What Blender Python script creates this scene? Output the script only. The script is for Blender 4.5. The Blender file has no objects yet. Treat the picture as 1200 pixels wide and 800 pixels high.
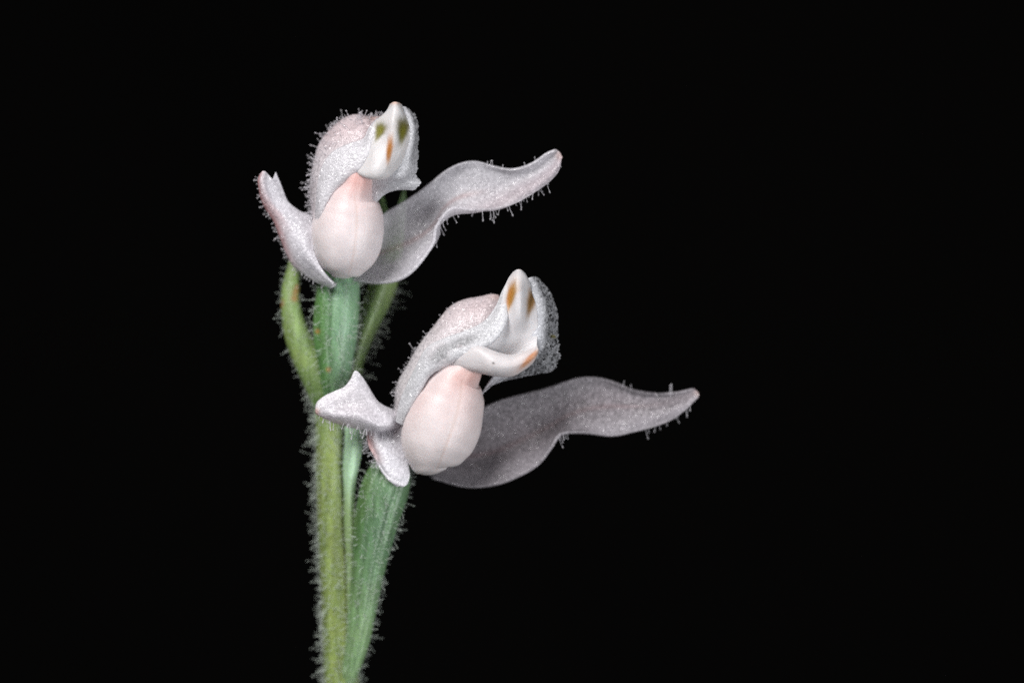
import bpy, math
import numpy as np
from mathutils import Vector

# ------------------------------------------------------------------ set-up
S = 25e-6            # one unit of the control grids = 0.025 mm of plant
D = 3333.333         # camera distance in the same units (83 mm)
H = 0.060            # height of the camera axis above the ground of the world

scene = bpy.context.scene
cam_data = bpy.data.cameras.new("camera")
cam = bpy.data.objects.new("camera", cam_data)
scene.collection.objects.link(cam)
cam.location = (0, -D * S, H)
cam.rotation_euler = (math.radians(90), 0, 0)
cam_data.sensor_width = 36.0
cam_data.lens = 100.0
cam_data.clip_start = 0.002
cam_data.clip_end = 20.0
cam_data.dof.use_dof = True
cam_data.dof.focus_distance = (D - 30) * S
cam_data.dof.aperture_fstop = 22.0
scene.camera = cam

world = bpy.data.worlds.new("World")
scene.world = world
world.use_nodes = True
bg = world.node_tree.nodes["Background"]
bg.inputs[0].default_value = (0.9, 0.95, 1.0, 1)
bg.inputs[1].default_value = 0.0012


def area_light(name, loc, target, size, watts, color=(1, 1, 1)):
    l = bpy.data.lights.new(name, 'AREA')
    l.shape = 'DISK'
    l.size = size
    l.energy = watts
    l.color = color
    o = bpy.data.objects.new(name, l)
    scene.collection.objects.link(o)
    o.location = loc
    o.rotation_euler = (Vector(target) - Vector(loc)).to_track_quat('-Z', 'Y').to_euler()
    return o


TGT = (-0.002, 0, H)
area_light("flash_key", (-0.048, -0.070, H + 0.066), TGT, 0.060, 0.160, (1.0, 0.985, 0.975))
area_light("flash_fill", (0.062, -0.078, H - 0.022), TGT, 0.060, 0.082, (0.97, 0.985, 1.0))

scene.view_settings.view_transform = 'Standard'
scene.view_settings.look = 'None'
scene.view_settings.exposure = 0.0
scene.view_settings.gamma = 1.0
scene.view_settings.use_curve_mapping = False
scene.cycles.max_bounces = 16
scene.cycles.transparent_max_bounces = 24
scene.cycles.transmission_bounces = 12
scene.cycles.sample_clamp_indirect = 4.0
scene.cycles.use_denoising = False

rng = np.random.default_rng(7)


# ------------------------------------------------------------------ helpers
def to_world(a):
    """control points (x right, y down, z towards the viewer) -> metres"""
    a = np.asarray(a, float)
    k = (D - a[..., 2]) / D
    out = np.empty_like(a)
    out[..., 0] = (a[..., 0] - 600) * k * S
    out[..., 1] = -a[..., 2] * S
    out[..., 2] = (400 - a[..., 1]) * k * S + H
    return out


def crom(a, n, cyc=False):
    """Catmull-Rom resampling along axis 0 to n samples"""
    a = np.asarray(a, float)
    m = len(a)
    if cyc:
        t = np.arange(n) / n * m
    else:
        t = np.linspace(0, m - 1, n)
    i = np.floor(t).astype(int)
    if not cyc:
        i = np.minimum(i, m - 2)
    f = (t - i).reshape((-1,) + (1,) * (a.ndim - 1))
    if cyc:
        p = [a[(i + k) % m] for k in (-1, 0, 1, 2)]
    else:
        ext = np.concatenate([[2 * a[0] - a[1]], a, [2 * a[-1] - a[-2]]])
        p = [ext[i + k] for k in (0, 1, 2, 3)]
    return 0.5 * (2 * p[1] + (p[2] - p[0]) * f + (2 * p[0] - 5 * p[1] + 4 * p[2] - p[3]) * f ** 2
                  + (3 * p[1] - p[0] - 3 * p[2] + p[3]) * f ** 3)


def smooth_noise(nu, nv, k, seed, kv=None):
    kv = k if kv is None else kv
    r = np.random.default_rng(seed)
    u = np.linspace(0, 1, nu)[:, None]
    v = np.linspace(0, 1, nv)[None, :]
    o = np.zeros((nu, nv))
    for j in range(9):
        fu, fv = r.uniform(0.4, 1, 2) * np.array([k, kv])
        o += np.sin(2 * math.pi * (fu * u * r.choice([-1, 1]) + fv * v) + r.uniform(0, 6.28)) / 9 ** 0.5
    return o


def normals(g, cyc=False):
    du = np.gradient(g, axis=0)
    if cyc:
        dv = np.roll(g, -1, 1) - np.roll(g, 1, 1)
    else:
        dv = np.gradient(g, axis=1)
    n = np.cross(du, dv)
    return n / (np.linalg.norm(n, axis=-1, keepdims=True) + 1e-9)


def patch(rows, nu=90, nv=48, wob=1.0, wk=3.0, seed=1, frill=None):
    """bicubic sheet through a control grid; frill = (edge side list, amplitude, frequency)"""
    a = np.array(rows, float)
    g = crom(a, nu)
    g = crom(g.transpose(1, 0, 2), nv).transpose(1, 0, 2)
    n = normals(g)
    lu = np.linalg.norm(np.diff(g[:, nv // 2], axis=0), axis=1).sum()
    lv = np.linalg.norm(np.diff(g[nu // 2], axis=0), axis=1).sum()
    g = g + n * (wob * smooth_noise(nu, nv, wk, seed, wk * min(1.0, lv / lu)))[..., None]
    # an uneven margin
    r = np.random.default_rng(seed + 50)
    for side, amp, lo, hi in (frill or []):
        w = np.linspace(0, 1, nv)
        m = np.clip((w - 0.72) / 0.28, 0, 1) ** 1.5 if side == 'hi' else np.clip((0.28 - w) / 0.28, 0, 1) ** 1.5
        x = np.arange(nu)
        e = np.zeros(nu)
        for f_, a_ in ((0.11, 1.0), (0.31, 0.7), (0.77, 0.55), (1.3, 0.4)):
            e += a_ * np.sin(x * f_ * 90 / nu * 2 + r.uniform(0, 6.28))
        span = np.linspace(0, 1, nu)
        e *= np.clip((span - lo) / 0.08, 0, 1) * np.clip((hi - span) / 0.08, 0, 1)
        dv = np.gradient(g, axis=1)
        dv /= np.linalg.norm(dv, axis=-1, keepdims=True) + 1e-9
        sgn = 1 if side == 'hi' else -1
        g = g + dv * (sgn * amp * e[:, None] * m[None, :])[..., None]
        g = g + n * (amp * 0.3 * np.roll(e, 5)[:, None] * m[None, :])[..., None]
    return g


def tube(st, nu=110, nv=64, prof=None):
    """st: rows (x, y, z, half width in the picture plane, half depth); prof(u, theta) scales the radius"""
    a = crom(np.array(st, float), nu)
    c = a[:, :3]
    t = np.gradient(c, axis=0)
    t /= np.linalg.norm(t, axis=1, keepdims=True)
    view = np.array([0, 0, 1.0])
    side = np.cross(t, view)
    side /= np.linalg.norm(side, axis=1, keepdims=True)
    dep = np.cross(side, t)
    dep *= np.sign(dep[:, 2:3])
    flip = np.sign(side[:, 0:1])
    side *= flip
    th = np.arange(nv) / nv * 2 * math.pi
    k = np.ones((nu, nv))
    if prof is not None:
        k = prof(np.linspace(0, 1, nu)[:, None], th[None, :])
    rw = np.maximum(a[:, 3], 0.05)[:, None] * k
    rd = np.maximum(a[:, 4], 0.05)[:, None] * k
    g = c[:, None] + side[:, None] * (rw * np.cos(th))[..., None] + dep[:, None] * (rd * np.sin(th))[..., None]
    return g


def blob(g, cx, cy, rx, ry, ang=0.0, soft=1.0, front=None, tear=0.0, ragged=0.0):
    """0..1 mask of a pigment spot around a place on the surface"""
    x, y = g[..., 0] - cx, g[..., 1] - cy
    c, s = math.cos(math.radians(ang)), math.sin(math.radians(ang))
    a, b = (x * c + y * s) / rx, (-x * s + y * c) / ry
    if tear:
        a = a * (1 + tear * b + 0.3 * tear * b * b)
    d = np.sqrt(a * a + b * b)
    if ragged:
        t = np.arctan2(b, a)
        d = d * (1 + ragged * (np.sin(3 * t + cx) + 0.7 * np.sin(7 * t + cy) + 0.5 * np.sin(13 * t + rx)))
    m = 1 / (1 + np.exp((d - 1) * 7 / soft))
    if front is not None:
        m = m * (g[..., 2] > front)
    return m


def paint(col, m, c):
    return col * (1 - m[..., None]) + np.array(c) * m[..., None]


def grid_object(name, parts, mat, parent=None, thick=None):
    """parts: list of (grid, colour (nu,nv,3), thin (nu,nv), cyclic). One mesh object."""
    V, F, C, T, off = [], [], [], [], 0
    for g, col, thin, cyc in parts:
        nu, nv = g.shape[:2]
        V.append(to_world(g).reshape(-1, 3))
        C.append(np.broadcast_to(col, (nu, nv, 3)).reshape(-1, 3))
        T.append(np.broadcast_to(thin, (nu, nv)).reshape(-1))
        i = np.arange(nu - 1)[:, None]
        j = np.arange(nv if cyc else nv - 1)[None, :]
        jn = (j + 1) % nv
        q = np.stack(np.broadcast_arrays(i * nv + j, i * nv + jn, (i + 1) * nv + jn, (i + 1) * nv + j), -1)
        F += (q.reshape(-1, 4) + off).tolist()
        if cyc:
            F.append((np.arange(nv)[::-1] + off).tolist())
            F.append((np.arange(nv) + off + (nu - 1) * nv).tolist())
        off += nu * nv
    V = np.concatenate(V)
    org = V.mean(0)
    org[2] = V[:, 2].min()
    me = bpy.data.meshes.new(name)
    me.from_pydata((V - org).tolist(), [], F)
    me.polygons.foreach_set('use_smooth', [True] * len(me.polygons))
    ca = me.color_attributes.new('pigment', 'FLOAT_COLOR', 'POINT')
    cc = np.ones((off, 4), np.float32)
    cc[:, :3] = np.clip(np.concatenate(C), 0, 1)
    ca.data.foreach_set('color', cc.ravel())
    ta = me.attributes.new('thin', 'FLOAT', 'POINT')
    ta.data.foreach_set('value', np.concatenate(T).astype(np.float32))
    me.materials.append(mat)
    me.update()
    o = bpy.data.objects.new(name, me)
    scene.collection.objects.link(o)
    o.location = org
    if thick:
        md = o.modifiers.new('thickness', 'SOLIDIFY')
        md.thickness = thick * S
        md.offset = 0.0
        md.use_even_offset = False
    attach(o, parent)
    return o


def attach(o, parent):
    if parent is not None:
        bpy.context.view_layer.update()
        o.parent = parent
        o.matrix_parent_inverse = parent.matrix_world.inverted()


def empty(name, xyz, parent=None):
    o = bpy.data.objects.new(name, None)
    o.empty_display_size = 0.001
    scene.collection.objects.link(o)
    o.location = to_world(np.array(xyz, float))
    bpy.context.view_layer.update()
    attach(o, parent)
    bpy.context.view_layer.update()
    return o


HS = []          # hair strands collected for one object


def hairs(g, n, length, rad, ref=None, sign=1, cyc=False, dens=None, lift=(0, 0, 0), bulb=1.9, jit=0.35, lvar=0.35,
          curl=0.4, lean=0.0):
    nu, nv = g.shape[:2]
    nn = normals(g, cyc)
    w = np.ones((nu, nv))
    # even out by cell area
    du = np.linalg.norm(np.gradient(g, axis=0), axis=-1)
    dv = np.linalg.norm(np.gradient(g, axis=1), axis=-1) if not cyc else np.linalg.norm(np.roll(g, -1, 1) - g, axis=-1)
    w = du * dv
    if dens is not None:
        w = w * dens
    w = w.ravel() / w.sum()
    idx = rng.choice(nu * nv, n, p=w)
    iu, iv = np.divmod(idx, nv)
    p = g[iu, iv] + (rng.random((n, 1)) - 0.5) * (np.gradient(g, axis=0)[iu, iv])
    d = nn[iu, iv] * sign
    if ref is not None:
        s = np.sign(((p - np.array(ref, float)) * d).sum(1, keepdims=True))
        d = d * s
    tang = np.gradient(g, axis=0)[iu, iv]
    tang /= np.linalg.norm(tang, axis=1, keepdims=True) + 1e-9
    base = d.copy()
    d = d + rng.normal(0, jit, (n, 3)) + np.array(lift, float) + tang * lean
    d /= np.linalg.norm(d, axis=1, keepdims=True)
    bend = rng.normal(0, curl, (n, 3)) + np.array(lift, float)
    L = length * np.exp(rng.normal(0, lvar, n)).clip(0.4, 2.0)
    HS.append((p - base * 0.8, d, bend, L, rad * rng.uniform(0.8, 1.25, n), np.full(n, bulb)))


def build_hairs(name, mat, parent):
    p, d, b, L, r, bl = [np.concatenate(x) for x in zip(*HS)]
    HS.clear()
    n = len(p)
    t = np.array([0, 0.3, 0.6, 0.86, 0.92, 0.975, 1.0])
    K, M = len(t), 5
    pos = p[:, None] + d[:, None] * (t[None, :, None] * L[:, None, None]) \
        + b[:, None] * (t[None, :, None] ** 2 * 0.5 * L[:, None, None])
    tg = np.gradient(pos, axis=1)
    tg /= np.linalg.norm(tg, axis=-1, keepdims=True) + 1e-9
    up = np.zeros_like(tg)
    up[..., 0], up[..., 1], up[..., 2] = 0.31, 0.27, 0.91
    a1 = np.cross(tg, up)
    a1 /= np.linalg.norm(a1, axis=-1, keepdims=True) + 1e-9
    a2 = np.cross(tg, a1)
    k = np.array([1.25, 0.95, 0.8, 0.75, 0, 0, 0])[None, :] * np.ones((n, 1))
    k[:, 4], k[:, 5], k[:, 6] = bl, bl * 0.9, 0.25
    rr = r[:, None] * k
    th = np.arange(M) / M * 2 * math.pi
    V = pos[:, :, None] + rr[:, :, None, None] * (a1[:, :, None] * np.cos(th)[None, None, :, None]
                                                  + a2[:, :, None] * np.sin(th)[None, None, :, None])
    i = np.arange(n)[:, None, None] * K * M
    kk = np.arange(K - 1)[None, :, None] * M
    j = np.arange(M)[None, None, :]
    jn = (j + 1) % M
    F = np.stack(np.broadcast_arrays(i + kk + j, i + kk + jn, i + kk + M + jn, i + kk + M + j), -1).reshape(-1, 4)
    W = to_world(V.reshape(-1, 3))
    org = W.mean(0)
    me = bpy.data.meshes.new(name)
    W = W - org
    me.vertices.add(len(W))
    me.vertices.foreach_set('co', W.astype(np.float32).ravel())
    me.loops.add(F.size)
    me.loops.foreach_set('vertex_index', F.astype(np.int32).ravel())
    me.polygons.add(len(F))
    me.polygons.foreach_set('loop_start', np.arange(0, F.size, 4, dtype=np.int32))
    me.polygons.foreach_set('use_smooth', np.ones(len(F), bool))
    me.update(calc_edges=True)
    me.validate()
    me.materials.append(mat)
    o = bpy.data.objects.new(name, me)
    scene.collection.objects.link(o)
    o.location = org
    o['kind'] = 'stuff'
    attach(o, parent)
    return o


# ------------------------------------------------------------------ materials
def new_mat(name):
    m = bpy.data.materials.new(name)
    m.use_nodes = True
    nt = m.node_tree
    for n in list(nt.nodes):
        nt.nodes.remove(n)
    out = nt.nodes.new('ShaderNodeOutputMaterial')
    return m, nt, out


def node(nt, typ, **kw):
    n = nt.nodes.new(typ)
    for k, v in kw.items():
        if k.startswith('in_'):
            n.inputs[k[3:].replace('_', ' ')].default_value = v
        else:
            setattr(n, k, v)
    return n


def cell_bump(nt, size_units, dist_units, strength, wobble=0.35):
    """papillate epidermis: one small dome per cell"""
    tc = node(nt, 'ShaderNodeTexCoord')
    vo = node(nt, 'ShaderNodeTexVoronoi', feature='F1')
    vo.inputs['Scale'].default_value = 1 / (size_units * S)
    vo.inputs['Randomness'].default_value = 0.9
    nt.links.new(tc.outputs['Object'], vo.inputs['Vector'])
    inv = node(nt, 'ShaderNodeMath', operation='SUBTRACT')
    inv.inputs[0].default_value = 1.0
    nt.links.new(vo.outputs['Distance'], inv.inputs[1])
    bu = node(nt, 'ShaderNodeBump')
    bu.inputs['Strength'].default_value = strength
    bu.inputs['Distance'].default_value = dist_units * S
    nt.links.new(inv.outputs[0], bu.inputs['Height'])
    return tc, vo, bu


def glint(nt, tc, pr, size, tilt, weight=0.7, rough=0.12):
    """wet looking cell caps, each tilted its own way, as a clear coat"""
    L = nt.links.new
    v2 = node(nt, 'ShaderNodeTexVoronoi', feature='F1')
    v2.inputs['Scale'].default_value = 1 / (size * S)
    L(tc.outputs['Object'], v2.inputs['Vector'])
    sub = node(nt, 'ShaderNodeVectorMath', operation='SUBTRACT')
    sub.inputs[1].default_value = (0.5, 0.5, 0.5)
    L(v2.outputs['Color'], sub.inputs[0])
    sc = node(nt, 'ShaderNodeVectorMath', operation='SCALE')
    sc.inputs['Scale'].default_value = tilt
    L(sub.outputs[0], sc.inputs[0])
    ge = node(nt, 'ShaderNodeNewGeometry')
    ad = node(nt, 'ShaderNodeVectorMath', operation='ADD')
    L(ge.outputs['Normal'], ad.inputs[0])
    L(sc.outputs[0], ad.inputs[1])
    nm = node(nt, 'ShaderNodeVectorMath', operation='NORMALIZE')
    L(ad.outputs[0], nm.inputs[0])
    pr.inputs['Coat Weight'].default_value = weight
    pr.inputs['Coat Roughness'].default_value = rough
    pr.inputs['Coat IOR'].default_value = 1.45
    L(nm.outputs[0], pr.inputs['Coat Normal'])


def petal_material():
    m, nt, out = new_mat('petal_tissue')
    L = nt.links.new
    at = node(nt, 'ShaderNodeAttribute', attribute_name='pigment')
    th = node(nt, 'ShaderNodeAttribute', attribute_name='thin')
    tc, vo, bu = cell_bump(nt, 2.3, 0.55, 1.0)
    # cell to cell variation of the pigment
    hsv = node(nt, 'ShaderNodeHueSaturation')
    mr = node(nt, 'ShaderNodeMapRange')
    mr.inputs['To Min'].default_value = 0.80
    mr.inputs['To Max'].default_value = 1.12
    sep = node(nt, 'ShaderNodeSeparateColor')
    L(vo.outputs['Color'], sep.inputs[0])
    L(sep.outputs[0], mr.inputs['Value'])
    L(mr.outputs[0], hsv.inputs['Value'])
    L(at.outputs['Color'], hsv.inputs['Color'])
    pr = node(nt, 'ShaderNodeBsdfPrincipled')
    pr.inputs['Roughness'].default_value = 0.30
    pr.inputs['Specular IOR Level'].default_value = 0.6
    L(hsv.outputs[0], pr.inputs['Base Color'])
    L(bu.outputs[0], pr.inputs['Normal'])
    glint(nt, tc, pr, 2.4, 1.3, 0.75, 0.10)
    tr = node(nt, 'ShaderNodeBsdfTranslucent')
    L(hsv.outputs[0], tr.inputs['Color'])
    m1 = node(nt, 'ShaderNodeMixShader')
    m1.inputs[0].default_value = 0.34
    L(pr.outputs[0], m1.inputs[1])
    L(tr.outputs[0], m1.inputs[2])
    tp = node(nt, 'ShaderNodeBsdfTransparent')
    # cell walls scatter more than the clear cell bodies
    mr2 = node(nt, 'ShaderNodeMapRange')
    mr2.inputs['To Min'].default_value = 0.72
    mr2.inputs['To Max'].default_value = 1.16
    L(sep.outputs[1], mr2.inputs['Value'])
    mu = node(nt, 'ShaderNodeMath', operation='MULTIPLY', use_clamp=True)
    L(th.outputs['Fac'], mu.inputs[0])
    L(mr2.outputs[0], mu.inputs[1])
    m2 = node(nt, 'ShaderNodeMixShader')
    L(mu.outputs[0], m2.inputs[0])
    L(m1.outputs[0], m2.inputs[1])
    L(tp.outputs[0], m2.inputs[2])
    L(m2.outputs[0], out.inputs['Surface'])
    return m


def wax_material(name, sss):
    m, nt, out = new_mat(name)
    L = nt.links.new
    at = node(nt, 'ShaderNodeAttribute', attribute_name='pigment')
    tc, vo, bu = cell_bump(nt, 2.2, 0.28, 0.8)
    no = node(nt, 'ShaderNodeTexNoise')
    no.inputs['Scale'].default_value = 1 / (14 * S)
    no.inputs['Detail'].default_value = 4
    L(tc.outputs['Object'], no.inputs['Vector'])
    mr = node(nt, 'ShaderNodeMapRange')
    mr.inputs['From Min'].default_value = 0.3
    mr.inputs['From Max'].default_value = 0.7
    mr.inputs['To Min'].default_value = 0.94
    mr.inputs['To Max'].default_value = 1.05
    L(no.outputs[0], mr.inputs['Value'])
    hsv = node(nt, 'ShaderNodeHueSaturation')
    L(mr.outputs[0], hsv.inputs['Value'])
    L(at.outputs['Color'], hsv.inputs['Color'])
    pr = node(nt, 'ShaderNodeBsdfPrincipled')
    L(hsv.outputs[0], pr.inputs['Base Color'])
    pr.inputs['Roughness'].default_value = 0.42
    pr.inputs['Specular IOR Level'].default_value = 0.35
    pr.inputs['Subsurface Weight'].default_value = 0.75
    pr.inputs['Subsurface Radius'].default_value = (1.0, 0.85, 0.78)
    pr.inputs['Subsurface Scale'].default_value = sss * S
    L(bu.outputs[0], pr.inputs['Normal'])
    L(pr.outputs[0], out.inputs['Surface'])
    return m


def green_material():
    m, nt, out = new_mat('green_tissue')
    L = nt.links.new
    at = node(nt, 'ShaderNodeAttribute', attribute_name='pigment')
    tc, vo, bu = cell_bump(nt, 3.0, 0.6, 0.8)
    mp = node(nt, 'ShaderNodeMapping')
    mp.inputs['Scale'].default_value = (1, 1, 0.14)
    L(tc.outputs['Object'], mp.inputs['Vector'])
    no = node(nt, 'ShaderNodeTexNoise')
    no.inputs['Scale'].default_value = 1 / (7 * S)
    no.inputs['Detail'].default_value = 5
    L(mp.outputs[0], no.inputs['Vector'])
    mr = node(nt, 'ShaderNodeMapRange')
    mr.inputs['From Min'].default_value = 0.3
    mr.inputs['From Max'].default_value = 0.7
    mr.inputs['To Min'].default_value = 1.02
    mr.inputs['To Max'].default_value = 1.72
    L(no.outputs[0], mr.inputs['Value'])
    no2 = node(nt, 'ShaderNodeTexNoise')
    no2.inputs['Scale'].default_value = 1 / (30 * S)
    no2.inputs['Detail'].default_value = 3
    L(tc.outputs['Object'], no2.inputs['Vector'])
    mr3 = node(nt, 'ShaderNodeMapRange')
    mr3.inputs['To Min'].default_value = 0.475
    mr3.inputs['To Max'].default_value = 0.525
    L(no2.outputs[0], mr3.inputs['Value'])
    hsv = node(nt, 'ShaderNodeHueSaturation')
    L(mr.outputs[0], hsv.inputs['Value'])
    L(mr3.outputs[0], hsv.inputs['Hue'])
    L(at.outputs['Color'], hsv.inputs['Color'])
    pr = node(nt, 'ShaderNodeBsdfPrincipled')
    L(hsv.outputs[0], pr.inputs['Base Color'])
    pr.inputs['Roughness'].default_value = 0.38
    pr.inputs['Subsurface Weight'].default_value = 0.35
    pr.inputs['Subsurface Radius'].default_value = (0.8, 1.0, 0.4)
    pr.inputs['Subsurface Scale'].default_value = 6 * S
    L(bu.outputs[0], pr.inputs['Normal'])
    L(pr.outputs[0], out.inputs['Surface'])
    return m


def hair_material(name, col, clear):
    m, nt, out = new_mat(name)
    L = nt.links.new
    pr = node(nt, 'ShaderNodeBsdfPrincipled')
    pr.inputs['Base Color'].default_value = (*col, 1)
    pr.inputs['Roughness'].default_value = 0.22
    tr = node(nt, 'ShaderNodeBsdfTranslucent')
    tr.inputs['Color'].default_value = (*col, 1)
    m1 = node(nt, 'ShaderNodeMixShader')
    m1.inputs[0].default_value = 0.45
    L(pr.outputs[0], m1.inputs[1])
    L(tr.outputs[0], m1.inputs[2])
    tp = node(nt, 'ShaderNodeBsdfTransparent')
    m2 = node(nt, 'ShaderNodeMixShader')
    m2.inputs[0].default_value = clear
    L(m1.outputs[0], m2.inputs[1])
    L(tp.outputs[0], m2.inputs[2])
    L(m2.outputs[0], out.inputs['Surface'])
    return m


PETAL = petal_material()
WAX = wax_material('waxy_lip_tissue', 9)
COLUMN = wax_material('spotted_column_tissue', 0.9)
GREEN = green_material()
HAIR = hair_material('clear_gland_hair', (0.82, 0.80, 0.84), 0.45)
HAIR_G = hair_material('pale_stem_hair', (0.74, 0.80, 0.74), 0.45)

# ------------------------------------------------------------------ background: a dark sheet far behind the plant
bm_, bnt, bout = new_mat('black_cloth')
bp = node(bnt, 'ShaderNodeBsdfDiffuse')
bn = node(bnt, 'ShaderNodeTexNoise')
bn.inputs['Scale'].default_value = 3.0
br = node(bnt, 'ShaderNodeValToRGB')
br.color_ramp.elements[0].color = (0.018, 0.018, 0.018, 1)
br.color_ramp.elements[1].color = (0.034, 0.031, 0.029, 1)
bnt.links.new(bn.outputs[0], br.inputs[0])
bnt.links.new(br.outputs[0], bp.inputs[0])
bnt.links.new(bp.outputs[0], bout.inputs['Surface'])
me = bpy.data.meshes.new('backdrop')
N = 24
bx = np.linspace(-0.9, 0.9, N)
bz = np.linspace(-0.7, 0.9, N)
bv = [(x, 0.45 + 0.012 * math.sin(x * 9 + 1.5 * math.sin(z * 4)), z) for z in bz for x in bx]
me.from_pydata(bv, [], [(i * N + j, i * N + j + 1, (i + 1) * N + j + 1, (i + 1) * N + j) for i in range(N - 1) for j in range(N - 1)])
me.polygons.foreach_set('use_smooth', [True] * len(me.polygons))
me.materials.append(bm_)
backdrop = bpy.data.objects.new('backdrop', me)
scene.collection.objects.link(backdrop)
backdrop['kind'] = 'structure'

# ------------------------------------------------------------------ the plant
orchid = empty('orchid', (402, 1300, -62))
orchid['label'] = 'hairy green orchid stem carrying two small pinkish white flowers against black'
orchid['category'] = 'orchid'

OLIVE = (0.140, 0.185, 0.060)
LEAF = (0.085, 0.190, 0.075)
PALE = (0.30, 0.43, 0.30)


def shade_cols(g, base):
    return np.broadcast_to(np.array(base, float), g.shape).copy()


# stem
st = [(404, 1300, -64, 21, 21), (403, 1050, -64, 21, 21), (402, 900, -63, 21, 21), (400, 800, -62, 20, 20), (396, 700, -62, 19, 19),
      (391, 620, -62, 18, 18), (388.5, 555, -62, 17.5, 18), (387, 500, -62, 17, 18), (387, 465, -62, 18, 17), (390, 435, -64, 14, 14),
      (392, 415, -66, 8, 8), (393, 405, -66, 2, 2)]
g = tube(st, 260, 64, lambda u, th: 1 + 0.035 * np.cos(5 * th + 3 * u) + 0.02 * np.sin(9 * th + 11 * u))
col = shade_cols(g, OLIVE)
col = paint(col, np.clip(0.5 + 0.5 * np.sin(g[..., 0] * 0.35 + g[..., 2] * 0.2), 0, 1) * 0.35, (0.21, 0.26, 0.07))
col = paint(col, np.clip((520 - g[..., 1]) / 60, 0, 1) * 0.6, (0.12, 0.20, 0.075))
stem = grid_object('stem', [(g, col, 0.0, True)], GREEN, orchid)
vis = (g[..., 1] < 880) * 1.0
hairs(g, 2700, 6.4, 0.33, cyc=True, ref=None, sign=1, dens=vis * (g[..., 1] > 415), jit=0.45, lvar=0.4, curl=0.55, bulb=1.35, lean=0.0)
stem_hair_index = [g]
# make sure the hairs point outwards
p_, d_, *rest = HS[0]
ax = np.interp(p_[:, 1], [s[1] for s in st][::-1], [s[0] for s in st][::-1])
rad = np.stack([p_[:, 0] - ax, 0 * ax, p_[:, 2] + 62], 1)
s_ = np.sign((rad * d_).sum(1, keepdims=True))
HS[0] = (p_, d_ * s_, *rest)
build_hairs('stem_hair', HAIR_G, stem)


def tube_hairs(g, n, length, rad=0.32, dens=None, **kw):
    c = g.mean(1, keepdims=True)
    nn = normals(g, True)
    sg = np.sign(((g - c) * nn).sum(-1).mean())
    hairs(g, n, length, rad, sign=sg, cyc=True, dens=dens, jit=0.4, curl=0.5, bulb=1.35, **kw)


# ovary under the upper flower
st = [(391, 486, -52, 7, 7), (391, 468, -46, 11, 10), (391.5, 449, -42, 15, 14), (393, 425, -38, 20, 18), (392.5, 400, -36, 24.5, 21),
      (394, 371, -36, 26, 22), (396, 345, -36, 25, 20), (396, 327, -38, 23, 16), (397, 312, -40, 15, 10), (398, 304, -42, 4, 4)]
g = tube(st, 140, 96, lambda u, th: 1 - 0.20 * np.exp(-((np.mod(th - 1.88 - 0.25 * u + math.pi, 2 * math.pi) - math.pi) / 0.16) ** 2)
         + 0.03 * np.cos(4 * th + 1))
col = shade_cols(g, (0.125, 0.215, 0.125))
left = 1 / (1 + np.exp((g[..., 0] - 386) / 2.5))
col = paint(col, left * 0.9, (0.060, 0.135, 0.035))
col = paint(col, blob(g, 405, 355, 12, 45, 0, 3) * 0.35, (0.22, 0.38, 0.25))
col = paint(col, blob(g, 372, 388, 2.5, 2.5, 0, 2) * 0.8, (0.28, 0.13, 0.04))
col = paint(col, blob(g, 385, 433, 2.5, 2.5, 0, 2) * 0.8, (0.28, 0.13, 0.04))
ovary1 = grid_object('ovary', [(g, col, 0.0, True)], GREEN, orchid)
tube_hairs(g, 520, 7, dens=(g[..., 1] > 322) * 1.0)
build_hairs('ovary_hair', HAIR_G, ovary1)

# ovary under the lower flower
st = [(404, 815, -52, 4, 4), (410, 787, -47, 10, 10), (419, 751, -42, 14, 14), (425, 709, -38, 17, 16), (431, 670, -35, 19.5, 18),
      (436, 637, -32, 23, 20), (444, 598, -30, 27, 22), (452, 570, -30, 28, 22), (460, 548, -32, 23, 17), (468, 535, -34, 14, 10),
      (472, 529, -34, 4, 4)]
g = tube(st, 160, 110, lambda u, th: 1 - 0.17 * np.exp(-((np.mod(th - 2.12 + 0.25 * u + math.pi, 2 * math.pi) - math.pi) / 0.17) ** 2)
         - 0.09 * np.exp(-((np.mod(th - 1.25 + 0.3 * u + math.pi, 2 * math.pi) - math.pi) / 0.16) ** 2))
col = shade_cols(g, (0.090, 0.160, 0.085))
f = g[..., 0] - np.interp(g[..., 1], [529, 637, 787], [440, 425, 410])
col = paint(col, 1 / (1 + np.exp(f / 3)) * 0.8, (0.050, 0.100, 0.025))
col = paint(col, np.clip((g[..., 1] - 640) / 110, 0, 1) * 0.7, (0.19, 0.29, 0.14))
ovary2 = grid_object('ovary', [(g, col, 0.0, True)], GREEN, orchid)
tube_hairs(g, 720, 6.6)
build_hairs('ovary_hair', HAIR_G, ovary2)

# leafy bract curving up on the left, with a brown scar
st = [(392, 500, -62, 10, 8), (386, 480, -58, 16, 12), (375, 450, -54, 18.5, 14), (361, 421, -52, 17.5, 12), (348, 391, -52, 14.8, 10),
      (341, 358, -54, 11.5, 8), (341.5, 335, -56, 10, 7), (344, 318, -57, 8, 6), (347, 300, -58, 6, 4), (350, 287, -58, 2, 2)]
g = tube(st, 140, 64, lambda u, th: 1 + 0.04 * np.cos(3 * th + 4 * u))
col = shade_cols(g, (0.130, 0.180, 0.058))
col = paint(col, blob(g, 350, 380, 10, 40, -18, 3) * 0.5, (0.21, 0.31, 0.13))
col = paint(col, np.clip((g[..., 1] - 420) / 60, 0, 1) * 0.5, (0.10, 0.20, 0.08))
for (x, y, rx, ry) in ((346.5, 342, 3.2, 5), (345, 350, 3.8, 3), (348, 336, 2.2, 2.5), (330, 356, 2.5, 4)):
    col = paint(col, blob(g, x, y, rx, ry, 20, 2.0) * 0.8, (0.23, 0.105, 0.035))
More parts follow.
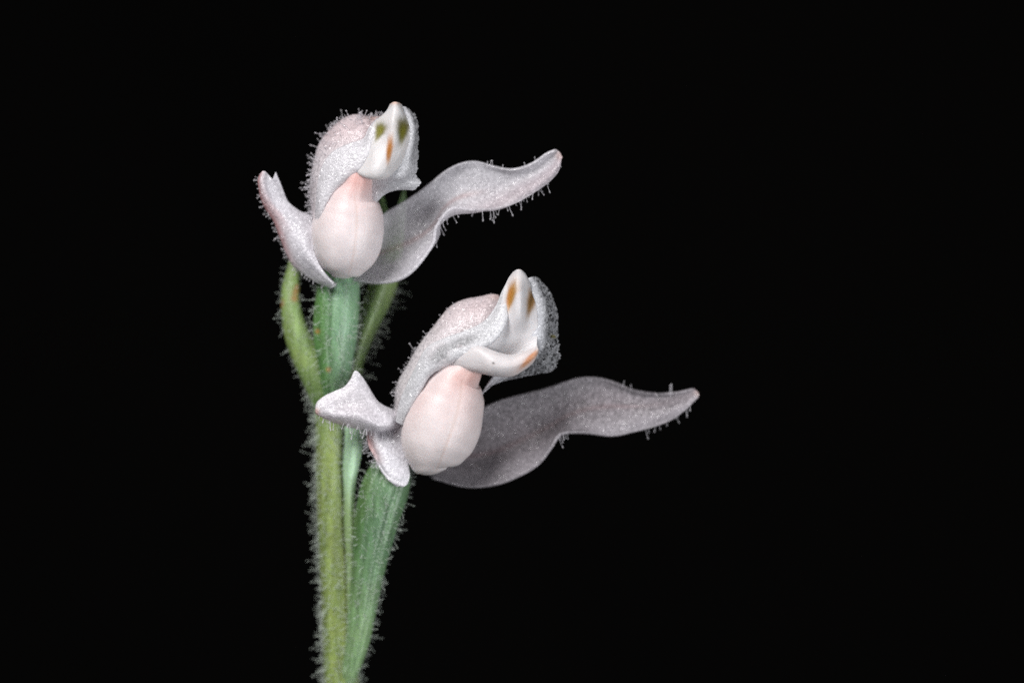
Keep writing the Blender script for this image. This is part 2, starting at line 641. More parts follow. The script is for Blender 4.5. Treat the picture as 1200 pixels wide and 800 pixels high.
bract1 = grid_object('bract', [(g, col, 0.0, True)], GREEN, orchid)
tube_hairs(g, 380, 6.5)
build_hairs('bract_hair', HAIR_G, bract1)

# narrow concave bract on the right, running up behind the upper flower
rows = [[(398, 475, -66), (408, 472, -56), (420, 468, -66)], [(404, 445, -68), (414, 442, -56), (423, 440, -68)],
        [(408, 425, -70), (418, 423, -57), (426, 422, -70)], [(412, 401, -71), (424, 400, -58), (433.5, 400, -71)],
        [(419, 375, -72), (433, 375, -60), (444.5, 376, -72)], [(427, 350, -73), (443, 349, -60), (458, 349, -74)],
        [(434, 330, -73), (450, 328, -61), (465, 328, -74)], [(439, 300, -73), (454, 300, -64), (470, 298, -73)],
        [(444, 262, -72), (459, 266, -66), (474, 262, -72)], [(445.5, 240, -71), (459, 256, -67), (475, 236, -72)],
        [(447, 222, -71), (459, 252, -67), (474, 219, -72)]]
g = patch(rows, 150, 40, 0.7, 2.5, 11)
col = shade_cols(g, (0.165, 0.235, 0.095))
col = paint(col, np.clip((330 - g[..., 1]) / 60, 0, 1) * 0.5, (0.16, 0.30, 0.13))
bract2 = grid_object('bract', [(g, col, 0.0, False)], GREEN, orchid, 5)
hairs(g, 200, 6.5, 0.35, ref=(430, 360, -160), jit=0.6, curl=0.5, bulb=1.35, dens=(g[..., 1] > 330) * 1.0)
hairs(g, 60, 7.0, 0.35, ref=(430, 360, -160), jit=0.5, curl=0.5, bulb=1.35, lift=(1.2, 0, 0),
      dens=np.broadcast_to(np.linspace(0, 1, 40)[None, :] > 0.93, g.shape[:2]) * (g[..., 1] > 330))
build_hairs('bract_hair', HAIR_G, bract2)

# pale bract edge between stem and lower ovary
rows = [[(410, 775, -42), (412, 775, -38), (414, 774, -40)], [(409, 715, -42), (413, 715, -36), (418, 713, -39)],
        [(407, 650, -43), (411, 650, -35), (416, 648, -38)], [(405, 600, -44), (409, 600, -34), (415, 598, -38)],
        [(404.5, 565, -45), (409, 565, -33), (416, 562, -37)], [(404.5, 540, -46), (412, 538, -32), (422, 535, -36)],
        [(405, 515, -48), (415, 512, -33), (428, 510, -36)], [(407, 498, -50), (417, 495, -36), (429, 494, -38)],
        [(412, 484, -52), (419, 481, -40), (426, 481, -44)]]
g = patch(rows, 160, 28, 0.8, 4, 12)
col = shade_cols(g, (0.30, 0.44, 0.30))
col = paint(col, np.clip((g[..., 1] - 555) / 45, 0, 1) * 0.85, (0.155, 0.215, 0.085))
bract3 = grid_object('bract', [(g, col, 0.0, False)], GREEN, orchid, 5)
hairs(g, 90, 7, 0.40, ref=(415, 600, -160), jit=0.6, curl=0.6, bulb=1.35)
build_hairs('bract_hair', HAIR_G, bract3)

# ------------------------------------------------------------------ colours of the flowers
WHITE = (0.80, 0.785, 0.82)
CREAM = (0.705, 0.650, 0.660)
PINK = (0.63, 0.36, 0.33)
ROSE = (0.76, 0.54, 0.55)
ORANGE = (0.36, 0.14, 0.02)
OLIVEB = (0.15, 0.125, 0.012)
BROWN = (0.20, 0.085, 0.02)


def pouch(st, seam_th, seam_drift):
    def prof(u, th):
        d = np.mod(th - seam_th - seam_drift * u + math.pi, 2 * math.pi) - math.pi
        return 1 - 0.009 * np.exp(-(d / 0.05) ** 2) - 0.012 * np.exp(-(d / 0.25) ** 2) + 0.006 * np.sin(3 * th + 5 * u)
    g = tube(st, 130, 150, prof)
    u = np.linspace(0, 1, 130)[:, None]
    th = np.arange(150)[None, :] / 150 * 2 * math.pi
    seam = np.abs(np.mod(th - seam_th - seam_drift * u + math.pi, 2 * math.pi) - math.pi)
    return g, u, th, seam


# ================================================================== upper flower
flower1 = empty('flower', (396, 326, -30), orchid)
flower1['label'] = 'upper flower with green and orange spots, facing the front'

# lip pouch
st = [(403, 326.5, 2, 0.3, 0.3), (403, 325.8, 2, 7, 7), (403, 323.6, 2, 14, 14), (403.5, 319, 2, 21.5, 22), (404, 311.5, 2, 29.5, 30),
      (405, 300, 2, 36.5, 37), (406.5, 284, 2, 41, 42), (407.5, 268, 2, 42.3, 43), (409, 253, 2, 40.5, 42), (410, 240, 3, 36.5, 40),
      (411.5, 228, 5, 29.5, 36), (415.5, 216, 8, 22.5, 32), (418, 205, 10, 20, 29), (420, 194, 10, 18, 26), (422, 182, 10, 16, 22)]
g, u, th, seam = pouch(st, 1.30, 0.06)
col = shade_cols(g, CREAM)
col = paint(col, (1 / (1 + np.exp((g[..., 1] - 226) / 5.5))) * np.exp(-((g[..., 0] - 421) / 21) ** 2) * 0.85, PINK)
col = paint(col, 1 / (1 + np.exp((g[..., 1] - 252) / 16)) * 0.32, PINK)
col = paint(col, np.exp(-(seam / 0.045) ** 2) * (g[..., 1] < 322) * np.clip((g[..., 1] - 212) / 30, 0, 1) * 0.30, (0.62, 0.45, 0.38))
grid_object('lip', [(g, col, 0.0, True)], WAX, flower1)

# dorsal sepal, the hairy pink hood
hood1 = [[(387, 264, -46), (369, 256, -22), (368.5, 257, 2), (374, 260, 17)],
         [(388, 225, -50), (366, 221, -20), (371, 225, 10), (384, 230, 24)],
         [(392, 200, -50), (369, 190, -18), (378, 197, 14), (396, 208, 28)],
         [(402, 176, -48), (379, 165, -15), (391, 175, 16), (409, 191, 29)],
         [(415, 160, -40), (396, 145, -10), (407, 157, 18), (421, 176, 29)],
         [(428, 152, -32), (416, 137, -5), (422, 149, 19), (433, 167, 28)],
         [(442, 148, -25), (436, 138, 0), (438, 148, 16), (444, 160, 22)],
         [(452, 146, -15), (450, 139, 2), (450, 145, 11), (452, 153, 15)]]
g = patch(hood1, 120, 70, 0.7, 4, 21)
col = shade_cols(g, (0.87, 0.82, 0.85))
col = paint(col, np.exp(-((g[..., 1] - 152) / 22) ** 2) * 0.42, ROSE)
col = paint(col, blob(g, 437, 140, 6, 3, 0, 3) * 0.5, (0.75, 0.45, 0.35))
hood_g1 = g
grid_object('hood', [(g, col, 0.06, False)], PETAL, flower1, 4)

# left petal pressed against the hood
rows = [[(369, 262, 12), (371, 263, 18), (373, 264, 20), (376, 264, 12)], [(371, 240, 19), (375, 243, 26), (379, 245, 27), (382, 246, 18)],
        [(374, 210, 21), (380, 218, 29), (388, 225, 30), (391, 227, 20)], [(380, 191, 24), (389, 202, 32), (398, 214, 33), (401, 217, 22)],
        [(392, 177, 26), (401, 191, 35), (410, 204, 37), (413, 207, 27)], [(410, 169, 28), (416, 181, 37), (421, 195, 41), (423, 198, 36)],
        [(426, 163, 29), (428, 171, 36), (431, 180, 40), (432, 182, 38)], [(433, 150, 27), (434, 155, 32), (436, 161, 35), (437, 162, 34)],
        [(443, 139, 24), (444, 141, 27), (446, 144, 29), (447, 144, 29)]]
g = patch(rows, 120, 44, 0.5, 4, 22)
col = shade_cols(g, WHITE)
v = np.linspace(0, 1, 44)[None, :]
thin = 0.10 + 0.22 * np.clip((v - 0.6) / 0.4, 0, 1) + 0 * g[..., 0]
grid_object('petal', [(g, col, thin, False)], PETAL, flower1, 3)

# column with spotted front
z1 = [[24, 32, 36, 32, 24], [28, 38, 43, 38, 28], [30, 39, 46, 39, 27], [29, 37, 46, 37, 28], [32, 40, 47, 39, 30],
      [35, 45, 49, 42, 33], [37, 48, 51, 45, 35], [35, 45, 48, 44, 34], [28, 36, 38, 34, 28], [16, 18, 18, 18, 16]]
x1 = [[(458.5, 123), (461, 121.4), (463.5, 121), (466.5, 121.5), (469.5, 124)], [(453.5, 132), (458, 130), (463, 129.5), (468, 130), (472, 132)],
      [(443, 142), (452.5, 140), (462, 140), (470, 139.5), (476, 141)], [(435, 152), (448, 152), (461, 153), (471, 152.5), (479, 153)],
      [(431, 166), (445, 166), (459, 167), (469, 167), (477, 168)], [(426, 182), (440, 182.5), (453, 184), (464, 184), (472, 184)],
      [(423, 194), (434, 197), (446, 199), (457, 197), (467, 194)], [(418.5, 200.5), (430, 205.5), (442, 208), (453, 205.5), (461, 200.5)],
      [(421, 201), (431, 207), (442, 209.5), (452, 207), (459, 202)], [(424, 200), (432, 204), (442, 206), (450, 204), (456, 200)]]
rows = [[(x, y, z) for (x, y), z in zip(a, b)] for a, b in zip(x1, z1)]
g = patch(rows, 170, 130, 0.35, 4, 23)
col = shade_cols(g, (0.60, 0.58, 0.585))
col = paint(col, blob(g, 446, 155, 5.2, 10.5, 22, 1.2, None, 0.42, 0.06), OLIVEB)
col = paint(col, blob(g, 446.5, 153, 3.2, 6, 22, 3) * 0.5, (0.21, 0.22, 0.015))
col = paint(col, blob(g, 470.8, 153, 6.2, 14, 8, 1.2, None, 0.40, 0.06), (0.11, 0.095, 0.015))
col = paint(col, blob(g, 470, 156, 3.4, 8, 6, 3) * 0.6, (0.19, 0.19, 0.015))
col = paint(col, blob(g, 456, 176.5, 2.9, 15, 9, 1.3, None, 0.35, 0.06), ORANGE)
col = paint(col, blob(g, 463, 121.5, 4, 2.0, 0, 3) * 0.55, (0.60, 0.30, 0.18))
grid_object('column', [(g, col, 0.0, False)], COLUMN, flower1, 4)

# glassy right petal with uneven margin
rows = [[(468, 127, 20), (473, 126, 20), (479, 127.5, 17)], [(470, 140, 26), (480, 136, 25), (486.5, 138, 20)],
        [(472, 155, 28), (483, 152, 27), (490, 154, 20)], [(470, 172, 30), (481, 172, 29), (489, 174, 20)],
        [(464, 186, 33), (477, 190, 31), (487.5, 194, 19)], [(456, 198, 34), (471, 203, 31), (488.5, 206, 18)],
        [(438, 203, 24), (462, 211, 28), (491, 213, 16)], [(428, 216, 10), (455, 218, 22), (484, 221.5, 14)],
        [(428, 250, 0), (444, 232, 10), (457, 220.5, 13)]]
g = patch(rows, 120, 60, 0.8, 5, 24, [('hi', 1.2, 0.0, 1.0)])
col = shade_cols(g, (0.80, 0.80, 0.84))
v = np.linspace(0, 1, 60)[None, :]
thin = 0.10 + 0.76 * np.clip((v - 0.45) / 0.25, 0, 1) * np.clip((np.linspace(1.25, 0, 120)[:, None]), 0, 1)
grid_object('petal', [(g, col, thin, False)], PETAL, flower1, 3)

# left lateral sepal, curling up to a notched tip
ls1 = [[(394, 334, -16), (389, 336, -10), (388, 335.5, -6), (389, 335, -2), (390, 334, 2), (391, 332, 4)],
       [(382, 326, -26), (373, 330.5, -14), (376, 329.5, -6), (379, 328, 1), (381.5, 326, 6), (383.5, 323.5, 7)],
       [(368, 315, -34), (358, 320, -18), (362, 318, -8), (366.5, 315.5, 0), (370, 312, 6), (373.5, 308, 6)],
       [(355, 302, -38), (343, 308.5, -20), (348, 306, -8), (355, 302, -1), (361, 297, 4), (367, 290, 2)],
       [(346, 287, -38), (335, 293.5, -20), (340, 291, -8), (348, 286, -2), (357, 279, 0), (370, 272, -8)],
       [(340, 268, -36), (329, 275, -18), (334, 272, -7), (342, 268, -3), (353, 262, -5), (372, 258, -18)],
       [(334, 252, -32), (323, 259.5, -15), (328, 257, -5), (334, 253, -4), (341, 250, -6), (352, 249, -16)],
       [(324, 238, -26), (313.5, 245, -10), (317.5, 242.5, 0), (323, 240, -3), (330, 238, -6), (338.5, 237, -8)],
       [(316, 226, -20), (306.5, 229.5, -5), (310, 228, 5), (315, 226.5, 0), (323, 225.5, -3), (332.5, 226, -2)],
       [(312, 213, -12), (303.5, 214, 0), (306.5, 212, 9), (312.5, 212, 3), (320, 212.5, 0), (327.5, 213, 3)],
       [(308, 207, -6), (305, 207, 2), (309, 200.5, 8), (314, 204.5, 4), (319.5, 209.5, 2), (323.5, 201.5, 5)]]
g = patch(ls1, 140, 72, 0.6, 4, 25)
col = shade_cols(g, (0.87, 0.85, 0.90))
v = np.linspace(0, 1, 72)[None, :] * 5
u = np.linspace(0, 1, 140)[:, None]
col = paint(col, np.exp(-((v - 1.15) / 0.7) ** 2) * np.clip((u - 0.2) / 0.3, 0, 1) * 0.9, (0.80, 0.40, 0.40))
crease = np.exp(-((v - (1.6 + 2.2 * (0.95 - u))) / 0.4) ** 2) * np.exp(-((u - 0.68) / 0.14) ** 2)
col = paint(col, crease * 0.6, (0.72, 0.50, 0.52))
sep_l1 = g
grid_object('lateral_sepal', [(g, col, 0.16, False)], PETAL, flower1, 3.5)

# right lateral sepal, long and twisted
rs1 = [[(410, 285, -44), (404, 300, -48), (400, 312, -48), (402, 322, -42), (410, 328, -30)],
       [(449, 251, -34), (446, 275, -44), (444, 296, -46), (442, 316, -34), (440, 332, -16)],
       [(467, 240, -24), (470, 262, -36), (473, 285, -38), (473, 308, -26), (467, 327.5, -8)],
       [(487, 227.5, -16), (491, 250, -28), (495, 273.5, -30), (497, 294, -18), (488, 313, 0)],
       [(505, 214, -10), (508, 235, -22), (511, 259, -26), (513, 277, -14), (506.5, 287, 6)],
       [(521, 201, -6), (522, 218, -16), (523, 241, -19), (514, 263.5, -8), (511, 266, 8)],
       [(537, 192.5, -4), (538, 206, -12), (540, 229, -12), (531, 251, -2), (529, 245, 12)],
       [(556, 189, -4), (559, 202, -9), (563, 224, -8), (558, 246, 0), (552, 245.5, 8)],
       [(579, 195, -2), (584, 204, -8), (590, 221, -8), (588, 237, 0), (581, 245, 6)],
       [(602, 198, 2), (606, 204, -6), (610, 214, -5), (611, 226, 4), (608, 236.5, 4)],
       [(624, 192, 6), (628, 196, -2), (632, 204, 0), (635, 212, 9), (634, 219.5, 6)],
       [(640, 180.5, 10), (644, 184, 4), (648, 191, 6), (651, 197, 12), (651.5, 202.5, 8)],
       [(650, 175.5, 12), (653, 176.5, 10), (656, 179, 11), (658, 183, 13), (657.5, 188, 11)]]
g = patch(rs1, 190, 84, 0.6, 5, 26)
col = shade_cols(g, (0.86, 0.84, 0.89))
v = np.linspace(0, 1, 84)[None, :]
u = np.linspace(0, 1, 190)[:, None]
rib = np.exp(-((v - 0.52) / 0.035) ** 2) * np.clip((0.62 - u) / 0.1, 0, 1)
col = paint(col, rib * 0.55, (0.62, 0.40, 0.40))
col = paint(col, np.exp(-((v - 0.75) / 0.25) ** 2) * np.clip((u - 0.45) / 0.2, 0, 1) * 0.35, (0.76, 0.55, 0.60))
col = paint(col, blob(g, 657, 181, 5, 6, 0, 2) * 0.5, (0.74, 0.48, 0.42))
thin = 0.50 - 0.32 * np.clip((v - 0.6) / 0.15, 0, 1) * np.clip((0.45 - u) / 0.1, 0, 1) - 0.12 * np.clip((u - 0.7) / 0.2, 0, 1)
sep_r1 = g
grid_object('lateral_sepal', [(g, col, thin, False)], PETAL, flower1, 3.5)

# gland hairs of the upper flower
hairs(hood_g1, 380, 8.0, 0.42, ref=(425, 200, -5), jit=0.3, curl=0.35, lvar=0.25,
      dens=np.broadcast_to(np.linspace(0, 1, 70)[None, :] < 0.66, hood_g1.shape[:2]) * 1.0)
vv = np.linspace(0, 1, 72)[None, :]
hairs(sep_l1, 210, 6.5, 0.42, ref=(390, 250, 120), jit=0.35, curl=0.4, lvar=0.3,
      dens=np.broadcast_to(vv < 0.3, sep_l1.shape[:2]) * 1.0)
vv = np.linspace(0, 1, 84)[None, :]
uu = np.linspace(0, 1, 190)[:, None]
hairs(sep_r1, 62, 8.0, 0.42, ref=(520, 230, 300), jit=0.5, curl=0.3, lvar=0.3, lift=(0.15, 0.9, 0),
      dens=(vv > 0.72) * (uu > 0.36) * (1.3 - uu * 0.6))
hairs(sep_r1, 6, 3.5, 0.38, ref=(520, 230, 300), jit=0.3, curl=0.3, lift=(0, -1.6, 0), dens=(vv < 0.05) * (uu > 0.62))
build_hairs('gland_hair', HAIR, flower1)

# ================================================================== lower flower
flower2 = empty('flower', (470, 555, -25), orchid)
flower2['label'] = 'lower flower turned to the side with a boat shaped lobe'

st = [(507.5, 556, 4, 0.3, 0.3), (507.3, 555, 4, 8, 8), (506.8, 552.3, 4, 16, 16), (506, 547, 4, 24.5, 24), (506.8, 538, 4, 33.5, 33),
      (509.5, 524, 4, 41, 41), (514, 509, 4, 45, 44.5), (518.5, 495, 4, 46, 45.5), (523, 481, 4, 44.5, 45), (528, 467, 5, 41, 43),
      (532, 453.5, 7, 36, 40), (537, 441, 9, 29, 36), (544, 431, 11, 22.5, 31), (548, 420, 12, 19, 27), (552, 407, 12, 16, 22)]
g, u, th, seam = pouch(st, 1.27, 0.02)
col = shade_cols(g, (0.715, 0.655, 0.660))
col = paint(col, blob(g, 551, 440, 20, 12, -15, 3.0) * 0.9, (0.60, 0.365, 0.325))
col = paint(col, blob(g, 546, 464, 26, 30, 0, 4.0) * 0.38, PINK)
col = paint(col, blob(g, 490, 470, 8, 24, 28, 4.0) * 0.35, PINK)
col = paint(col, np.exp(-(seam / 0.04) ** 2) * (g[..., 1] < 552) * np.clip((g[..., 1] - 432) / 20, 0, 1) * 0.35, (0.62, 0.45, 0.38))
grid_object('lip', [(g, col, 0.0, True)], WAX, flower2)

hood2 = [[(482, 495, -42), (465, 486, -20), (466, 490, 2), (471, 494, 14)],
         [(488, 457, -45), (467, 453, -17), (472, 459, 10), (482, 465, 22)],
         [(500, 431, -45), (479, 428.5, -13), (486, 435, 14), (497, 442, 26)],
         [(514, 409, -42), (494, 404.5, -10), (500, 408, 12), (506, 414, 21)],
         [(530, 390, -38), (510, 381.5, -8), (516, 388, 14), (524, 401, 24)],
         [(545, 376, -32), (529, 362.5, -4), (536, 372, 20), (547, 393, 28)],
         [(562, 365, -25), (550, 350.5, 0), (557, 363, 23), (566, 386, 33)],
         [(579, 360, -15), (571, 347, 4), (576, 359, 20), (581, 376, 29)],
         [(590, 358, -5), (584, 347.5, 8), (587, 355, 15), (590, 366, 21)]]
g = patch(hood2, 130, 70, 0.7, 4, 31)
col = shade_cols(g, (0.87, 0.825, 0.85))
col = paint(col, blob(g, 560, 362, 32, 16, -20, 4) * 0.5, ROSE)
col = paint(col, blob(g, 582, 349, 6, 3, 0, 3) * 0.4, (0.75, 0.45, 0.35))
hood_g2 = g
grid_object('hood', [(g, col, 0.06, False)], PETAL, flower2, 4)

rows = [[(464.5, 494, 6), (468, 496, 12), (472, 498, 13), (475, 498, 4)], [(468, 474, 15), (473, 478, 21), (478.5, 481, 22), (482, 483, 12)],
        [(476, 455, 19), (482, 458.5, 26), (489, 461, 27), (492, 463, 17)], [(487, 432, 24), (493, 436, 31), (500, 440, 32), (503, 442, 21)],
        [(500, 408, 28), (506, 419, 36), (513, 429, 37), (516, 432, 26)], [(520, 397, 32), (525, 408, 40), (531, 419.5, 42), (534, 423, 32)],
        [(545, 388, 34), (550, 399, 43), (556, 408, 47), (559, 411, 42)], [(567, 377, 35), (571.5, 387, 43), (578, 396, 48), (580, 398, 46)],
        [(581, 360, 33), (586, 367, 40), (592, 374, 43), (593, 376, 42)], [(588, 345, 28), (590, 349, 33), (592.5, 354, 36), (594, 355, 36)],
        [(593, 334, 24), (594, 336, 27), (595, 339, 28), (596, 340, 28)]]
g = patch(rows, 140, 50, 0.5, 4, 32)
col = shade_cols(g, (0.79, 0.79, 0.82))
v = np.linspace(0, 1, 50)[None, :]
window = np.maximum(blob(g, 515, 413, 16, 13, -25, 1.1), blob(g, 540, 402, 24, 6, -18, 1.3))
thin = 0.08 + 0.62 * window
grid_object('petal', [(g, col, thin, False)], PETAL, flower2, 3)

x2 = [[(602.5, 319.5), (605, 318), (608, 317.2), (611, 318), (614, 321)], [(597, 328), (602, 326), (608, 325), (614, 326), (618.5, 330)],
      [(591, 341), (598, 340), (608, 339), (616, 341), (622, 344)], [(588, 355), (597, 354), (608, 354), (618, 356), (627, 358)],
      [(584, 370), (595, 371), (607, 372), (618, 374), (629, 374)], [(577, 385), (590, 388), (603, 390), (617, 391), (629.5, 390)],
      [(567, 397), (582, 403), (598, 406), (614, 404), (629.5, 400)], [(559, 404), (578, 413), (598, 419), (614, 416), (629, 409)],
      [(556, 410), (576, 421), (597, 427), (613, 423), (627, 415)]]
z2 = [[26, 31, 33, 30, 24], [31, 37, 40, 35, 26], [34, 36, 44, 33, 25], [36, 36, 45, 32, 25], [38, 38, 43, 33, 26],
      [40, 34, 34, 29, 28], [42, 33, 29, 28, 30], [40, 33, 29, 30, 33], [34, 32, 31, 32, 34]]
rows = [[(x, y, z) for (x, y), z in zip(a, b)] for a, b in zip(x2, z2)]
g = patch(rows, 170, 130, 0.35, 4, 33)
col = shade_cols(g, (0.61, 0.59, 0.605))
col = paint(col, blob(g, 599.5, 348, 5.0, 16, 14, 1.2, None, 0.35, 0.05), (0.36, 0.18, 0.015))
col = paint(col, blob(g, 597.5, 349, 2.5, 12, 14, 3.0) * 0.6, (0.50, 0.19, 0.06))
col = paint(col, blob(g, 621, 354, 5.5, 16, 12, 1.5, None, 0.35, 0.06), (0.22, 0.11, 0.02))
col = paint(col, blob(g, 622, 347, 2.2, 11, 10, 2.0) * 0.8, (0.09, 0.05, 0.02))
grid_object('column', [(g, col, 0.0, False)], COLUMN, flower2, 4)

# boat shaped front lobe
rows = [[(526, 411, 26), (525, 417, 29), (524, 424, 28), (526, 431, 22), (530, 433, 8)],
        [(541, 408, 36), (540, 414, 40), (539, 423, 40), (541, 431, 35), (545, 434, 15)],
        [(559, 405.5, 45), (558.5, 412, 51), (558, 423, 51), (559.5, 433.5, 43), (562, 435, 18)],
        [(577, 412, 49), (577, 418, 58), (577, 429, 60), (579, 438.5, 50), (581, 438, 26)],
        [(598, 417, 50), (597.5, 421, 58), (597, 430, 60), (598, 438.8, 50), (599, 437, 30)],
        [(615, 413, 50), (614.5, 417, 56), (614, 424.5, 58), (613, 432, 50), (612, 431, 34)],
        [(626, 408, 48), (625, 412.5, 52), (624, 418, 54), (622.5, 424, 48), (620, 424, 36)],
        [(630.5, 405.5, 46), (630, 408, 48), (629.5, 410, 48.5), (629, 413, 46), (627, 414, 40)]]
g = patch(rows, 120, 70, 0.35, 4, 34)
col = shade_cols(g, (0.62, 0.59, 0.60))
col = paint(col, blob(g, 619, 421, 13, 2.3, -42, 1.4, 40) * 0.95, (0.52, 0.21, 0.06))
col = paint(col, blob(g, 617, 424, 16, 5, -40, 4, 40) * 0.3, (0.70, 0.42, 0.32))
col = paint(col, blob(g, 578.5, 425.5, 1.3, 1.0, 0, 1.5, 40) * 0.95, (0.05, 0.035, 0.03))
grid_object('front_lobe', [(g, col, 0.0, False)], COLUMN, flower2, 4)

rows = [[(616, 328, 12), (624, 325, 13), (631, 327, 8)], [(619, 342, 20), (631, 336, 20), (643.5, 341, 10)],
        [(622, 360, 26), (638, 357, 23), (651.5, 361, 10)], [(624, 380, 27), (639, 379, 24), (652.5, 381, 10)],
        [(622, 398, 27), (639, 399, 24), (655, 399, 10)], [(614, 412, 22), (633, 414, 21), (655, 414, 9)],
        [(597, 424, 12), (621, 427, 16), (650.5, 428, 8)], [(582, 436, 8), (606, 436, 10), (645, 435.5, 6)],
        [(562, 464, -6), (572, 453, 0), (588, 444, 4)]]
g = patch(rows, 150, 70, 0.9, 6, 35, [('hi', 1.6, 0.42, 0.95), ('hi', 0.5, 0.0, 0.5)])
col = shade_cols(g, (0.78, 0.79, 0.84))
col = paint(col, blob(g, 648, 394, 2.6, 1.6, 30, 2), (0.50, 0.42, 0.03))
v = np.linspace(0, 1, 70)[None, :]
thin = 0.12 + 0.77 * np.clip((v - 0.25) / 0.30, 0, 1) + 0 * g[..., 0]
grid_object('petal', [(g, col, thin, False)], PETAL, flower2, 3)

# left lateral sepal: base hugging the pouch, tip flared over the stem
flap = [[(474, 484, -22), (472, 489, -15), (470, 494, -11), (468, 498, -10), (465, 501, -15), (468, 502, -24)],
        [(456, 478.5, -8), (458, 486, 0), (459, 493, 4), (459, 498.5, 5), (457, 502.5, -2), (460, 500, -14)],
        [(442, 470, -2), (445, 479, 4), (446.5, 488, 8), (446, 499, 9), (444, 505.5, 0), (448, 500, -14)],
        [(431, 453, 0), (433, 467, 6), (434, 480, 10), (433.5, 494, 12), (431.5, 504.3, 1), (436, 497, -12)],
        [(424.5, 443, 2), (426.5, 461, 8), (427, 476, 12), (426.5, 491, 13), (425, 503, 1), (429, 495, -12)],
        [(416.5, 434.5, 4), (419.5, 456, 10), (420.5, 472.5, 13), (420, 488, 14), (418.5, 501, 2), (423, 494, -11)],
        [(411, 444.5, 6), (413.5, 460, 11), (414, 474, 14), (413, 487.5, 14), (412, 499.5, 3), (416, 492, -10)],
        [(403.5, 453.5, 7), (406.5, 463, 12), (407, 475, 14), (406, 487, 14), (405, 498, 4), (409, 491, -9)],
        [(394.5, 457.5, 8), (395.5, 467, 12), (395, 477, 14), (394, 486.5, 13), (393, 495, 5), (396, 489, -6)],
        [(382.5, 463, 8), (382.5, 470, 11), (382, 477, 13), (381.5, 484, 12), (381, 489.5, 5), (383, 485, -3)],
        [(374, 470, 8), (373, 474, 10), (372.5, 478, 11), (372.5, 482, 10), (373.5, 485.5, 6), (375, 483, 1)],
        [(371.5, 475, 7), (370.7, 477.5, 8.5), (370.2, 479.5, 9), (370.2, 482, 8.5), (371.5, 484, 6), (373, 483, 3)]]
flap = np.array(flap, float)
flap[2:9, 3, 2] += 4.0          # a keel along the lower third of the tip
flap[2:9, 2, 2] -= 2.5
flap[2:9, 4, 2] -= 2.0
ga = patch(flap, 150, 80, 0.35, 4, 36)
base = [[(426, 496, -16), (436, 496, -14), (450, 497, -12), (464, 497, -12), (474, 497, -15)],
        [(428.5, 506, -14), (436, 509, -11), (446, 512, -9), (461, 511, -8), (475, 509, -13)],
        [(432.5, 522, -11), (438, 524, -8), (445, 526, -3), (458, 527, -4), (475, 524, -11)],
        [(438.5, 533, -8), (443, 536, -5), (449, 540, 0), (461, 541, -1), (477, 538, -8)],
        [(444, 544, -5), (448, 548, -2), (455, 553, 2), (466, 553, 1), (479, 549, -6)],
        [(449.5, 555, -2), (454, 559, 1), (461, 561.5, 3), (470, 561, 3), (480, 556, -4)],
        [(458, 564, 0), (462, 566, 2), (467, 567, 3), (473, 566, 3), (479, 562, -1)],
        [(466, 568.5, 1), (468.5, 569.3, 2), (471, 569.6, 3), (474, 569, 3), (477, 567, 1)]]
gb = patch(base, 110, 70, 0.6, 4, 37)
ca = shade_cols(ga, (0.87, 0.85, 0.90))
va = np.linspace(0, 1, 80)[None, :] * 5
ca = paint(ca, np.exp(-((va - 3.9) / 0.5) ** 2) * np.clip((436 - ga[..., 0]) / 40, 0, 1) * 0.35, (0.78, 0.50, 0.48))
ca = paint(ca, blob(ga, 371, 482, 3.5, 3.5, 0, 2) * 0.7, (0.74, 0.42, 0.34))
ca = paint(ca, blob(ga, 412, 474, 30, 20, 10, 4) * 0.15, ROSE)
cb = shade_cols(gb, (0.87, 0.85, 0.90))
cb = paint(cb, np.exp(-((gb[..., 0] - np.interp(gb[..., 1], [500, 524, 545], [429, 434, 446])) / 6) ** 2)
           * np.clip((545 - gb[..., 1]) / 18, 0, 1) * 0.75, (0.78, 0.42, 0.40))
grid_object('lateral_sepal', [(ga, ca, 0.10, False), (gb, cb, 0.10, False)], PETAL, flower2, 2.6)

rs2 = [[(505, 515, -46), (500, 530, -52), (498, 542, -50), (500, 552, -42), (507, 560, -30)],
       [(546, 487, -38), (541, 512, -50), (538, 535, -52), (540, 554, -40), (545, 570.5, -24)],
       [(571, 475.5, -34), (572, 503, -46), (573, 531, -50), (576, 552, -36), (580, 568, -20)],
       [(592, 467.5, -32), (597, 494, -44), (602, 520, -48), (605, 542, -32), (608, 557.5, -14)],
       [(620, 460, -32), (624, 483, -42), (627, 508, -44), (630, 528, -30), (631, 543, -8)],
       [(643, 454, -32), (645, 474, -41), (648, 497, -42), (650, 514, -26), (646.5, 524, -6)],
       [(661, 448, -34), (663, 465, -41), (666, 487, -40), (661, 506, -26), (657.5, 508, -10)],
       [(680, 442.7, -36), (684, 458, -42), (689, 479, -38), (687, 502, -28), (683, 506.5, -18)],
       [(701, 442.5, -38), (707, 456, -43), (713, 476, -38), (717, 497, -30), (716, 511, -26)],
       [(722, 448, -38), (728, 459, -43), (734, 476, -38), (740, 492, -30), (743, 506, -28)],
       [(743, 457.5, -36), (749, 465, -42), (756, 476, -36), (762, 488, -29), (766, 500, -28)],
       [(768, 462, -34), (773, 466, -39), (779, 473, -34), (784, 482, -26), (786.5, 492, -26)],
       [(793, 459.5, -30), (796, 462, -35), (800, 467, -30), (803, 473, -24), (804.5, 479, -24)],
       [(811, 455.5, -26), (814.5, 456.5, -27), (817.5, 458.5, -25), (819, 461.5, -23), (818.5, 465, -23)]]
g = patch(rs2, 200, 84, 0.6, 5, 38)
col = shade_cols(g, (0.66, 0.62, 0.67))  # same tissue as the other sepals; its shaded angle is darkened into the colour
v = np.linspace(0, 1, 84)[None, :]
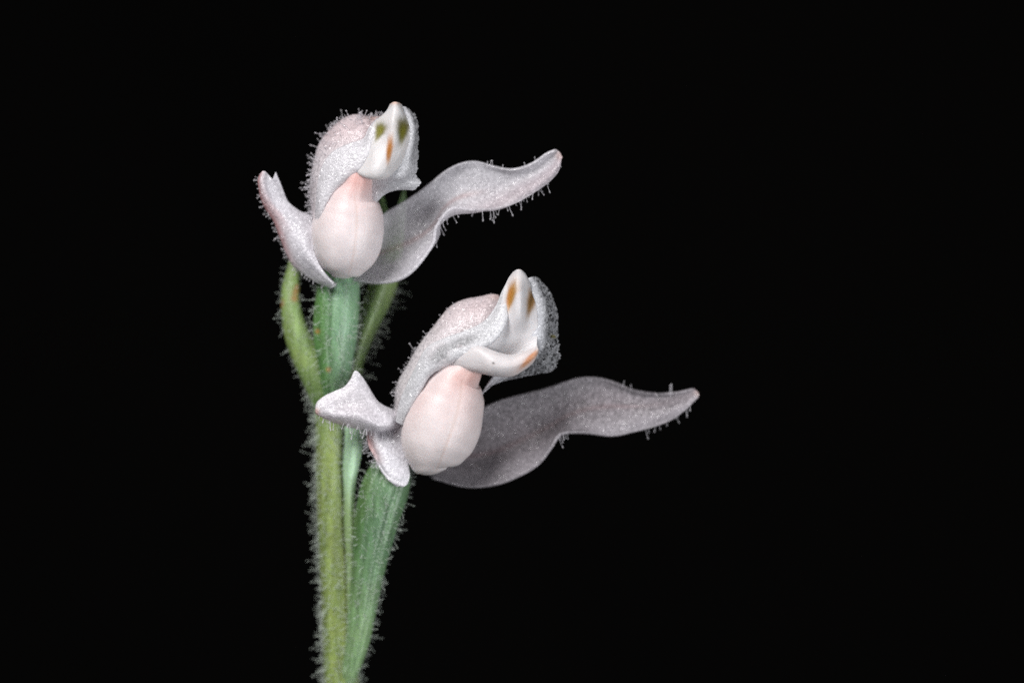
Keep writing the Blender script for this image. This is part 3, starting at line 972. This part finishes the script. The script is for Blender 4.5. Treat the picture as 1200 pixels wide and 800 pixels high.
u = np.linspace(0, 1, 200)[:, None]
col = paint(col, np.exp(-((v - 0.5) / 0.035) ** 2) * np.clip((0.9 - u) / 0.2, 0, 1) * 0.5, (0.55, 0.35, 0.36))
col = paint(col, np.exp(-((v - 0.45) / 0.3) ** 2) * 0.3, (0.62, 0.50, 0.55))
col = paint(col, blob(g, 818, 460, 4, 4, 0, 2) * 0.5, (0.74, 0.48, 0.42))
thin = 0.75 - 0.16 * np.clip((v - 0.6) / 0.2, 0, 1) - 0.15 * np.clip((u - 0.85) / 0.15, 0, 1)
sep_r2 = g
grid_object('lateral_sepal', [(g, col, thin, False)], PETAL, flower2, 3.5)

# gland hairs of the lower flower
hairs(hood_g2, 330, 5.0, 0.40, ref=(545, 420, -5), jit=0.3, curl=0.35, lvar=0.3,
      dens=np.broadcast_to(np.linspace(0, 1, 70)[None, :] < 0.6, hood_g2.shape[:2]) * np.clip((hood_g2[..., 1] - 345) / 60, 0.08, 1))
va = np.linspace(0, 1, 80)[None, :]
hairs(ga, 70, 5.5, 0.5, ref=(420, 440, 60), jit=0.4, curl=0.4, lift=(0, 0.8, 0.1),
      dens=np.broadcast_to((va > 0.7) & (va < 0.95), ga.shape[:2]) * 1.0)
hairs(gb, 55, 7, 0.5, ref=(470, 530, 60), jit=0.4, curl=0.4, lift=(-0.8, 0.3, 0.1),
      dens=np.broadcast_to(np.linspace(0, 1, 70)[None, :] < 0.12, gb.shape[:2]) * (gb[..., 1] < 545))
vv = np.linspace(0, 1, 84)[None, :]
uu = np.linspace(0, 1, 200)[:, None]
hairs(sep_r2, 11, 6, 0.42, ref=(640, 470, 300), jit=0.3, curl=0.25, lift=(0.1, 1.3, 0), dens=(vv > 0.9) * (uu > 0.72) * 1.0)
hairs(sep_r2, 8, 5, 0.40, ref=(640, 470, 300), jit=0.3, curl=0.25, lift=(0, 1.3, 0), dens=(vv > 0.9) * (uu > 0.43) * (uu < 0.5) * 1.0)
hairs(sep_r2, 5, 4, 0.40, ref=(640, 470, 300), jit=0.25, curl=0.25, lift=(0, -1.8, 0), dens=(vv < 0.04) * (uu > 0.72) * 1.0)
build_hairs('gland_hair', HAIR, flower2)
